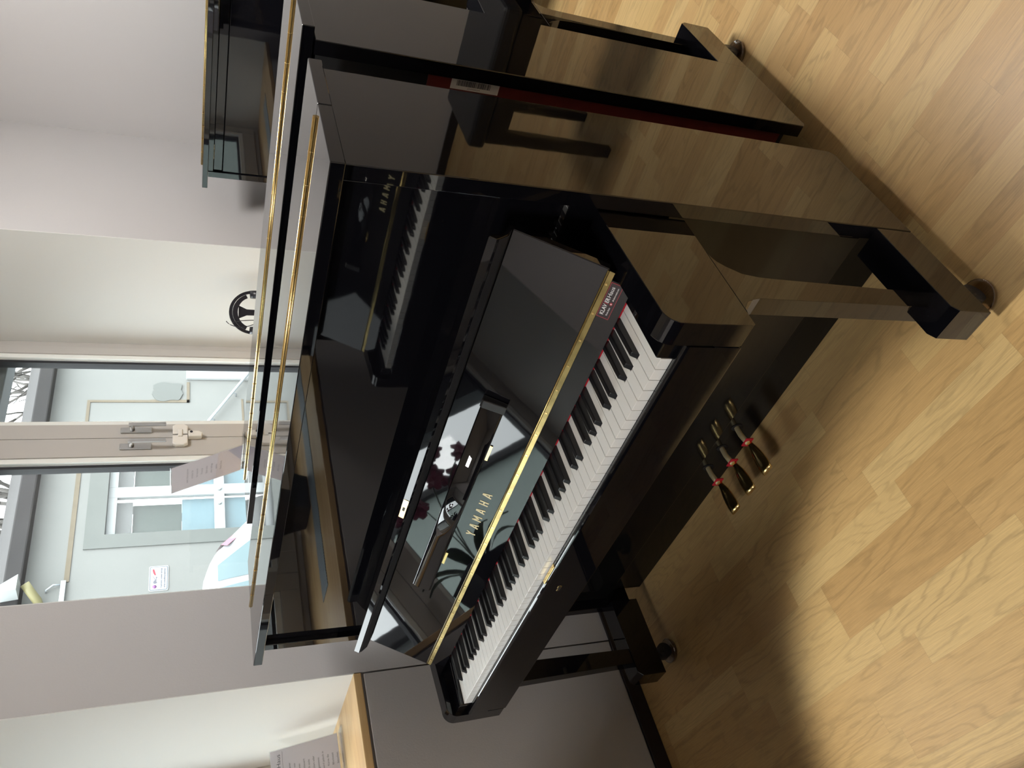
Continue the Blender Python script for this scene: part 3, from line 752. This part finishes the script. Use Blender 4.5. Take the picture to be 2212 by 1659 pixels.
MB().cyl((0, 0, .0005), (0, 0, .012), .06, .055, seg=36).build('stand_base', 'darkcable', hst)
e = Vector((.72, .69, 0)); f = Vector((.69, -.72, 0))
sp = MB()
for (z0_, w0, z1_, w1) in ((.012, .010, .20, .014), (.20, .014, .235, .030)):
    ps = []
    for z_, w_ in ((z0_, w0), (z1_, w1)):
        for a, b in ((-1, -1), (1, -1), (1, 1), (-1, 1)): ps.append(sp.bm.verts.new(e * (a * w_) + f * (b * .006) + Vector((0, 0, z_))))
    for q in ((0, 1, 2, 3), (4, 5, 6, 7), (0, 1, 5, 4), (1, 2, 6, 5), (2, 3, 7, 6), (3, 0, 4, 7)): sp.bm.faces.new([ps[k] for k in q])
sp.build('post', 'darkcable', hst)
cr = MB(); prev = None
for i in range(13):
    a = PI * (.12 + .76 * i / 12); 
    o_ = e * (math.cos(a) * .086) + Vector((0, 0, .172 + math.sin(a) * .0895)); i_ = e * (math.cos(a) * .070) + Vector((0, 0, .172 + math.sin(a) * .068))
    vs = [cr.bm.verts.new(o_ - f * .014), cr.bm.verts.new(o_ + f * .014), cr.bm.verts.new(i_ + f * .014), cr.bm.verts.new(i_ - f * .014)]
    if prev:
        for k in range(4): cr.bm.faces.new((prev[k], prev[(k + 1) % 4], vs[(k + 1) % 4], vs[k]))
    else: cr.bm.faces.new(vs)
    prev = vs
cr.bm.faces.new(prev); cr.build('cradle', 'darkcable', hst)

# orchids in a black pot on the sill of the nearer window (reflected in the fallboard)
op = empty('potted_orchid', (-1.36, -.90, .9135)); tag(op, 'dark red orchid in a black flared pot on the sill of the nearer window', 'plant')
pm = MB(); 
for a, b in (((0, .085), (.20, .13)),):
    lo = [(-.075, -.075), (.075, -.075), (.075, .075), (-.075, .075)]; hi = [(-.12, -.12), (.12, -.12), (.12, .12), (-.12, .12)]
    A = [pm.bm.verts.new((p[0], p[1], .0)) for p in lo]; B = [pm.bm.verts.new((p[0], p[1], .23)) for p in hi]; C_ = [pm.bm.verts.new((p[0] * .9, p[1] * .9, .225)) for p in hi]
    pm.bm.faces.new(A)
    for i in range(4): pm.bm.faces.new((A[i], A[(i + 1) % 4], B[(i + 1) % 4], B[i])); pm.bm.faces.new((B[i], B[(i + 1) % 4], C_[(i + 1) % 4], C_[i]))
    pm.bm.faces.new(C_)
pm.build('pot', 'pot', op)
ro = random.Random(11)
for k in range(7):
    a = k * 2.4; lf = MB(); L_ = .22; pr = None
    for i in range(8):
        t = i / 7; w = .028 * math.sin(PI * min(1, t * .9 + .08)); r = .03 + L_ * t; z = .22 + .10 * math.sin(t * 2.2)
        c = Vector((math.cos(a) * r, math.sin(a) * r, z)); sd = Vector((-math.sin(a), math.cos(a), 0)) * w
        vs = [lf.bm.verts.new(c + sd), lf.bm.verts.new(c + Vector((0, 0, -.006))), lf.bm.verts.new(c - sd)]
        if pr: lf.bm.faces.new((pr[0], pr[1], vs[1], vs[0])); lf.bm.faces.new((pr[1], pr[2], vs[2], vs[1]))
        pr = vs
    lf.build('leaf', 'leaf', op, smooth=True)
for sidx, (dx, dy, hh) in enumerate(((.05, -.22, .66), (.08, .10, .58), (.10, -.10, .74))):
    pts = [Vector((dx * t * t * 1.2, dy * t * t * 1.3, .22 + hh * (t - .25 * t ** 3))) for t in [i / 12 for i in range(13)]]
    stem = MB().tube(pts, .003, 6).build('flower_stem', 'stem', op)
    for j in range(5):
        c = pts[12 - j * 1] + Vector((ro.uniform(-.03, .04), ro.uniform(-.03, .03), ro.uniform(-.02, .02)))
        fl = MB(); ax = Vector((1, ro.uniform(-.5, .5), ro.uniform(-.2, .4))).normalized(); u_ = ax.cross(Vector((0, 0, 1))).normalized(); v_ = ax.cross(u_)
        for p in range(5):
            a = p * 2 * PI / 5 + .3; d = u_ * math.cos(a) + v_ * math.sin(a); sd = ax.cross(d); w = .022 if p % 2 else .016
            ps = [c, c + d * .018 + sd * w, c + d * .040 + sd * w * .6, c + d * .046, c + d * .040 - sd * w * .6, c + d * .018 - sd * w]
            fl.bm.faces.new([fl.bm.verts.new(q + ax * .006 * (i % 2)) for i, q in enumerate(ps)])
        fl.bm.faces.ensure_lookup_table()
        fl.build('flower', 'orchid', stem)

# ------------------------------------------------------------------ outside
XB = -8.0; ZG = -.3
struct(MB().box(-30, XO - .001, -16, 24, ZG - .2, ZG).build('ground', 'asphalt'))
bl = empty('facade_building', (XB, 6, ZG)); tag(bl, 'pale rendered building with a weathered roof edge across the yard', 'building')
def rel(mb): return mb.xf(Matrix.Translation((-XB, -6, -ZG)))
OY0, OY1, OZ0, OZ1 = 5.38, 6.83, .10, 2.238
w = MB()
w.box(XB - .35, XB, -4.38, OY0, ZG, 3.05); w.box(XB - .35, XB, OY1, 20, ZG, 3.05)
w.box(XB - .35, XB, OY0, OY1, ZG, OZ0); w.box(XB - .35, XB, OY0, OY1, OZ1, 3.05)
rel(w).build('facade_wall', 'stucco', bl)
w = MB(); w.box(XB + .001, XB + .02, OY0 - .20, OY0, .05, OZ1 + .225); w.box(XB + .001, XB + .02, OY1, OY1 + .2, .05, OZ1 + .225); w.box(XB + .001, XB + .02, OY0, OY1, OZ1, OZ1 + .225)
rel(w).build('window_surround', 'stuccogrey', bl)
w = MB(); w.box(XB + .002, XB + .22, -4.25, 20, 3.03, 3.215, .02); w.prism([(XB - .3, 3.05), (XB + .1, 3.05), (XB + .1, 3.20), (XB - 3.0, 4.0), (XB - 3.0, 3.05)], -4.25, 20, 'y')
rel(w).build('roof_edge', 'gutter', bl)
fw = MB(); x0, x1 = XB - .14, XB - .08
for a in ((OY0, OY0 + .05, OZ0, OZ1), (OY1 - .05, OY1, OZ0, OZ1), (6.02, 6.19, OZ0, OZ1)): fw.box(x0, x1, *a, .004)
for a in ((OY0 + .05, 6.02), (6.19, OY1 - .05)):
    for zz in ((OZ0, OZ0 + .06), (.80, .935), (OZ1 - .11, OZ1)): fw.box(x0, x1, a[0], a[1], zz[0], zz[1], .004)
fo = rel(fw).build('window', 'pvc', bl)
for a in ((OY0 + .05, 6.02), (6.19, OY1 - .05)):
    rel(MB().box(XB - .125, XB - .12, a[0], a[1], OZ0 + .06, OZ1 - .1)).build('pane', 'glass', fo)
    rel(MB().box(XB - .22, XB - .20, a[0], a[1], 1.945, OZ1 - .05)).build('beige_blind', 'blinds', fo)
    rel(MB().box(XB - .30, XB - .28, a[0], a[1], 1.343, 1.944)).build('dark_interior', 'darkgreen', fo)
    rel(MB().box(XB - .19, XB - .18, a[0], a[1], OZ0, 1.342)).build('frosted_film', 'bluefilm', fo)
bx = MB(); bx.cyl((x1, 6.105, .868), (x1 + .03, 6.105, .868), .03, seg=14); bx.cyl((x1, 5.86, .868), (x1 + .03, 5.86, .868), .025, seg=14)
rel(bx).build('window_knob', 'pvc', fo)
w = MB(); w.box(XB + .001, XB + .012, 4.745, 7.20, 2.575, 2.63); w.box(XB + .001, XB + .012, 7.20, 7.70, 2.56, 2.60); w.box(XB + .001, XB + .012, 7.66, 7.70, 1.78, 2.56)
w.box(XB + .001, XB + .012, 7.66, 7.71, 1.25, 1.78); w.box(XB + .001, XB + .012, 7.66, 8.08, 1.25, 1.29)
w.box(XB + .001, XB + .010, 7.20, 7.73, .49, .52); w.box(XB + .001, XB + .010, 7.20, 7.25, .10, .49)
rel(w).build('plaster_filler_line', 'brownline', bl)
w = MB(); pp = [(7.70 + .17 + .185 * math.cos(a) * (1 + .08 * math.sin(5 * a)) / max(abs(math.cos(a)), abs(math.sin(a))) ** .7, 1.555 + .20 * math.sin(a) * (1 + .07 * math.cos(7 * a)) / max(abs(math.cos(a)), abs(math.sin(a))) ** .7) for a in [2 * PI * i / 28 for i in range(28)]]
w.prism(pp, XB + .001, XB + .02, 'x'); rel(w).build('rough_plaster_patch', 'stuccogrey', bl)
rel(MB().box(XB + .002, XB + .05, 8.13, 9.2, .05, 1.30, .01)).build('white_door_frame', 'pvc', bl)
w = MB().box(XB + .002, XB + .05, 4.40, 4.745, 2.60, 2.655, .004); rel(w).build('cable_duct', 'pvc', bl)
rel(MB().tube([(XB + .03, 4.70, 2.66), (XB + .05, 4.69, 2.73), (XB + .03, 4.64, 2.80), (XB + .01, 4.62, 2.80)], .010, 6)).build('cable_end', 'rail', bl)
hr = MB().tube([(XB + .10, 7.20, 1.0), (XB + .10, 8.13, .44), (XB + .10, 8.4, .28)], .022, 8)
for t in (.05, .62):
    p = Vector((XB + .10, 7.20, 1.0)).lerp(Vector((XB + .10, 8.13, .44)), t); hr.tube([p, p + Vector((-.04, .02, -.06)), p + Vector((-.10, .02, -.06))], .010, 6)
rel(hr).build('handrail', 'rail', bl)
lm = MB().prism([(4.62, 3.03), (4.43, 3.03), (4.40, 3.27), (4.46, 3.24)], XB + .23, XB + .45, 'y' if False else 'x'); lo_ = rel(lm).build('wall_lamp', 'pvc', bl)
rel(MB().tube([(XB + .30, 4.58, 2.98), (XB + .25, 4.52, 2.93), (XB + .12, 4.46, 2.86), (XB + .01, 4.42, 2.84)], .05, 10)).build('lamp_arm', 'yellow', lo_)

# parking sign on the facade
sg = empty('parking_sign', (XB + .001, 4.70, 1.6)); tag(sg, 'small white tow-away sign with two lines of text on the pale facade', 'sign')
def rs(mb): return mb
def roundrect(y0, y1, z0, z1, r, n=5):
    return [(y1 - r + r * math.cos(a), z1 - r + r * math.sin(a)) for a in [PI / 2 * i / n for i in range(n + 1)]] + [(y0 + r + r * math.cos(a), z1 - r + r * math.sin(a)) for a in [PI / 2 + PI / 2 * i / n for i in range(n + 1)]] + [(y0 + r + r * math.cos(a), z0 + r + r * math.sin(a)) for a in [PI + PI / 2 * i / n for i in range(n + 1)]] + [(y1 - r + r * math.cos(a), z0 + r + r * math.sin(a)) for a in [3 * PI / 2 + PI / 2 * i / n for i in range(n + 1)]]
MB().prism(roundrect(-.175, .175, -.110, .110, .022), .001, .008, 'x').build('sign_plate', 'pvc', sg)
MB().prism(roundrect(-.166, .166, -.101, .101, .018), .0081, .0095, 'x').build('sign_border', 'signblue', sg)
MB().prism(roundrect(-.158, .158, -.093, .093, .014), .0096, .0108, 'x').build('sign_field', 'signwhite', sg)
sf = lambda y, z: frame_mtx((.0109, y, z), (0, 1, 0), (0, 0, 1))
textobj('sign_text', 'Widerrechtlich parkende Fahrzeuge', 'ink', sf(0, -.038), .020, .28, sg, bold=.04)
textobj('sign_text', 'werden kostenpflichtig abgeschleppt', 'ink', sf(0, -.074), .020, .28, sg, bold=.04)
MB().lathe([(.0, 0), (.024, 0), (.024, .001), (.0, .001)], (0, 0, 0), 24).xf(Matrix.Translation((.0110, -.118, .045)) @ Matrix.Rotation(PI / 2, 4, 'Y')).build('sign_disc', 'signpurple', sg)
MB().prism([(.045, .030), (.125, .052), (.130, .066), (.118, .072), (.085, .066), (.060, .056), (.042, .044)], .0109, .0118, 'x').build('sign_car', 'signred', sg)
tr = MB(); tr.prism([(-.075, .025), (-.020, .025), (.020, .025), (.020, .032), (-.020, .034), (-.035, .055), (-.060, .062), (-.075, .052)], .0109, .0118, 'x'); tr.prism([(-.02, .034), (.034, .066), (.030, .070), (-.024, .040)], .0109, .0118, 'x')
tr.cyl((.0109, -.06, .024), (.0119, -.06, .024), .009, seg=14); tr.cyl((.0109, .010, .024), (.0119, .010, .024), .009, seg=14); tr.build('sign_tow_truck', 'ink', sg)

wing = empty('facade_wing', (XB, -8, ZG)); tag(wing, 'taller pale green wing of the yard buildings, mirrored in the raised key cover', 'building')
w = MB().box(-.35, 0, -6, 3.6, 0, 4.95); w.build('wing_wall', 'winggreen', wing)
MB().box(-.45, .12, -6.05, 3.60, 4.951, 5.08, .01).build('wing_roof_edge', 'gutter', wing)

# parked car: lofted body, tail towards +Y
car = empty('parked_car', (-6.32, 2.1, ZG)); tag(car, 'white hatchback parked in the yard, its roof and rear showing above the piano', 'car')
def roofz(y): # y along the car, tail positive; heights above ground
    P_ = [(-1.95, .62), (-1.85, .76), (-1.2, .93), (-.95, .98), (-.45, 1.28), (.0, 1.44), (.5, 1.485), (1.0, 1.475), (1.28, 1.44), (1.42, 1.36), (1.56, 1.22), (1.72, 1.04), (1.80, .90), (1.86, .60), (1.88, .45)]
    for (a, b), (c, d) in zip(P_, P_[1:]):
        if a <= y <= c: return b + (d - b) * (y - a) / (c - a)
    return P_[0][1] if y < P_[0][0] else P_[-1][1]
def halfw(y): return .84 * (1 - .10 * max(0, (abs(y) - 1.2) / .75) ** 2)
def sect(y):
    zt = roofz(y); hw = halfw(y); belt = min(.93, zt * .93)
    k = max(0, zt - belt); f_ = min(1, k / .5)
    return [(hw * .93, .20), (hw, .40), (hw * 1.0, .65), (hw * .985, belt), (hw * (.985 - .10 * f_), belt + k * .55), (hw * (.985 - .17 * f_), belt + k * .86), (hw * (.985 - .27 * f_), belt + k * .97), (hw * .5, zt + .012 * f_), (0, zt + .02 * f_)]
body = MB(); ys = [-1.95 + 3.83 * i / 48 for i in range(49)]; pr = None
for y in ys:
    s_ = sect(y); full = s_ + [(-a, b) for a, b in s_[-2::-1]]
    vs = [body.bm.verts.new((a, y, b)) for a, b in full]
    if pr:
        for i in range(len(vs) - 1): body.bm.faces.new((pr[i], pr[i + 1], vs[i + 1], vs[i])).smooth = True
        body.bm.faces.new((pr[-1], pr[0], vs[0], vs[-1]))
    else: body.bm.faces.new(vs)
    pr = vs
body.bm.faces.new(pr); body.build('body', 'carpaint', car)
def glasspatch(ylo, yhi, tlo, thi, nm, slope0=0, slope1=0, mat='carglass', off=.004, sx=1):
    g = MB(); pr = None; n = 10
    for i in range(n + 1):
        row = []
        for j in range(7):
            t = tlo + (thi - tlo) * j / 6
            ya = ylo + slope0 * (t - tlo); yb = yhi + slope1 * (t - tlo)
            y = ya + (yb - ya) * i / n
            s_ = sect(y); belt = s_[3][1]; zt = roofz(y); z = belt + (1.395 - belt) * t
            z = min(z, belt + (zt - belt) * .90)
            x = s_[3][0]
            for (a, b), (c, d) in zip(s_[3:], s_[4:]):
                if b <= z <= d and d > b: x = a + (c - a) * (z - b) / (d - b); break
            row.append(g.bm.verts.new((sx * (x + off), y, z)))
        if pr:
            for j in range(6): g.bm.faces.new((pr[j], pr[j + 1], row[j + 1], row[j])).smooth = True
        pr = row
    return g.build(nm, mat, car)
for sx in (1, -1):
    glasspatch(-.75, .05, .02, .93, 'side_window', .55, 0, sx=sx)
    glasspatch(.12, 1.00, .02, .93, 'side_window', 0, -.02, sx=sx)
    glasspatch(1.06, 1.50, .05, .88, 'quarter_window', 0, -.32, sx=sx)
    tl = MB(); pr = None
    for i in range(9):
        y = 1.44 + .30 * i / 8; z = roofz(y); hw = halfw(y)
        vs = [tl.bm.verts.new((sx * hw * .70, y + .012, z + .012)), tl.bm.verts.new((sx * hw * .86, y + .012, z - .035)), tl.bm.verts.new((sx * hw * .90, y - .02, z - .09))]
        if pr: tl.bm.faces.new((pr[0], pr[1], vs[1], vs[0])); tl.bm.faces.new((pr[1], pr[2], vs[2], vs[1]))
        pr = vs
    tl.build('tail_light', 'tail', car)
    for y in (-1.25, 1.18):
        wh = MB().cyl((sx * .66, y, .30), (sx * .85, y, .30), .30, seg=32).build('wheel', 'tyre', car)
        MB().cyl((sx * .845, y, .30), (sx * .856, y, .30), .18, seg=24).build('hubcap', 'steel', wh)

# bare trees beyond the roof
def tree(x, y, h, seed, label):
    r = random.Random(seed); mb = MB(); p0 = Vector((0, 0, 0))
    def grow(p, d, L, rad, dep):
        pts = [p]; q = p; dd = d
        for i in range(4):
            dd = (dd + Vector((r.uniform(-.18, .18), r.uniform(-.18, .18), r.uniform(-.05, .12)))).normalized(); q = q + dd * L / 4; pts.append(q)
        mb.tube(pts, [rad * (1 - .08 * i) for i in range(5)], (3 if dep > 3 else 5) if dep > 1 else 7)
        if dep < 6:
            for k in range(3 if dep < 4 else 2):
                a = r.uniform(0, 2 * PI); e_ = Vector((math.cos(a), math.sin(a), r.uniform(.1, .7)))
                grow(pts[-1 - (k % 2)], (dd * .8 + e_ * .6).normalized(), L * r.uniform(.62, .8), rad * .70, dep + 1)
    grow(p0, Vector((0, 0, 1)), h * .36, .11, 0)
    o = mb.build('bare_tree', 'bark'); o.location = (x, y, ZG); tag(o, label, 'tree', 'bare trees beyond the roof')
tree(-13.2, 12.6, 7.0, 2, 'bare tree beyond the roof seen through the right window pane')
tree(-13.2, 9.0, 7.0, 5, 'bare tree beyond the roof seen through the left window pane')
tree(-15.5, 19.5, 6.2, 9, 'bare tree farthest to the right beyond the roof')

# ------------------------------------------------------------------ light
wd = bpy.data.worlds.new('overcast'); SC.world = wd; wd.use_nodes = True
wn_ = wd.node_tree; bg = wn_.nodes['Background']
tcw = wn_.nodes.new('ShaderNodeTexCoord'); sx_ = wn_.nodes.new('ShaderNodeSeparateXYZ'); wn_.links.new(tcw.outputs['Generated'], sx_.inputs[0])
rw = wn_.nodes.new('ShaderNodeValToRGB'); wn_.links.new(sx_.outputs['Z'], rw.inputs['Fac'])
rw.color_ramp.elements[0].color = (.90, .96, 1.0, 1); rw.color_ramp.elements[1].color = (.92, .97, 1.0, 1)
wn_.links.new(rw.outputs['Color'], bg.inputs['Color'])
mr_ = wn_.nodes.new('ShaderNodeMapRange'); mr_.inputs['From Min'].default_value = 0; mr_.inputs['From Max'].default_value = 1; mr_.inputs['To Min'].default_value = 3.1; mr_.inputs['To Max'].default_value = 10.5
wn_.links.new(sx_.outputs['Z'], mr_.inputs['Value']); wn_.links.new(mr_.outputs['Result'], bg.inputs['Strength'])
for k, n_ in enumerate((N1, N2)):
    l = bpy.data.lights.new('window_portal', 'AREA'); l.shape = 'RECTANGLE'; l.size = n_[1] - n_[0]; l.size_y = ZH - .92
    l.cycles.is_portal = True
    o = bpy.data.objects.new('window_portal', l); COL.objects.link(o); o.location = (-1.66, sum(n_) / 2, (ZH + .92) / 2); o.rotation_euler = (0, -PI / 2, 0)
# track spotlight above the aisle between the pianos
SPX, SPY = -.78, -1.25
ts = empty('track_spotlight', (SPX, SPY, ZC)); tag(ts, 'white track spotlight on the ceiling by the windows', 'spotlight')
MB().box(-.02, .02, -.5, .5, -.03, -.001, .002).build('track', 'white', ts)
aim = Vector((1.12, .41, -2.80)).normalized()
MB().cyl((0, 0, -.03), (0, 0, -.09), .010, seg=14).build('arm', 'white', ts)
MB().cyl(Vector((0, 0, -.11)) - aim * .09, Vector((0, 0, -.11)) + aim * .04, .042, .048, seg=28).build('lamp_head', 'white', ts)
sl_ = bpy.data.lights.new('spot', 'SPOT'); sl_.energy = 235; sl_.color = (1, .96, .86); sl_.spot_size = math.radians(28); sl_.spot_blend = .3; sl_.shadow_soft_size = .07
so = bpy.data.objects.new('spot', sl_); COL.objects.link(so); so.location = Vector((SPX, SPY, ZC - .11)) + aim * .05
so.rotation_euler = aim.to_track_quat('-Z', 'Y').to_euler()

# ------------------------------------------------------------------ camera
cd = bpy.data.cameras.new('camera'); cam = bpy.data.objects.new('camera', cd); COL.objects.link(cam); SC.camera = cam
f_px, yaw, pit, rol = 1705.9146, 45.5168, -22.8364, .7258
yaw, pit, rol = map(math.radians, (yaw, pit, rol))
fw = Vector((-math.sin(yaw) * math.cos(pit), math.cos(yaw) * math.cos(pit), math.sin(pit)))
rt = Vector((math.cos(yaw), math.sin(yaw), 0)); up = rt.cross(fw)
r2 = rt * math.cos(rol) + up * math.sin(rol); u2 = r2.cross(fw)
# the photograph lies on its side: image right is down, image up is to the right
cam.matrix_world = Matrix((( -u2.x, r2.x, -fw.x, 1.3140), (-u2.y, r2.y, -fw.y, -1.0098), (-u2.z, r2.z, -fw.z, 1.3930), (0, 0, 0, 1)))
cd.sensor_fit = 'HORIZONTAL'; cd.sensor_width = 36; cd.lens = f_px * 36 / 2212; cd.clip_start = .02; cd.clip_end = 200

SC.view_settings.view_transform = 'Standard'; SC.view_settings.look = 'None'
SC.view_settings.gamma = 1; SC.view_settings.use_curve_mapping = False
SC.view_settings.exposure = 0.55
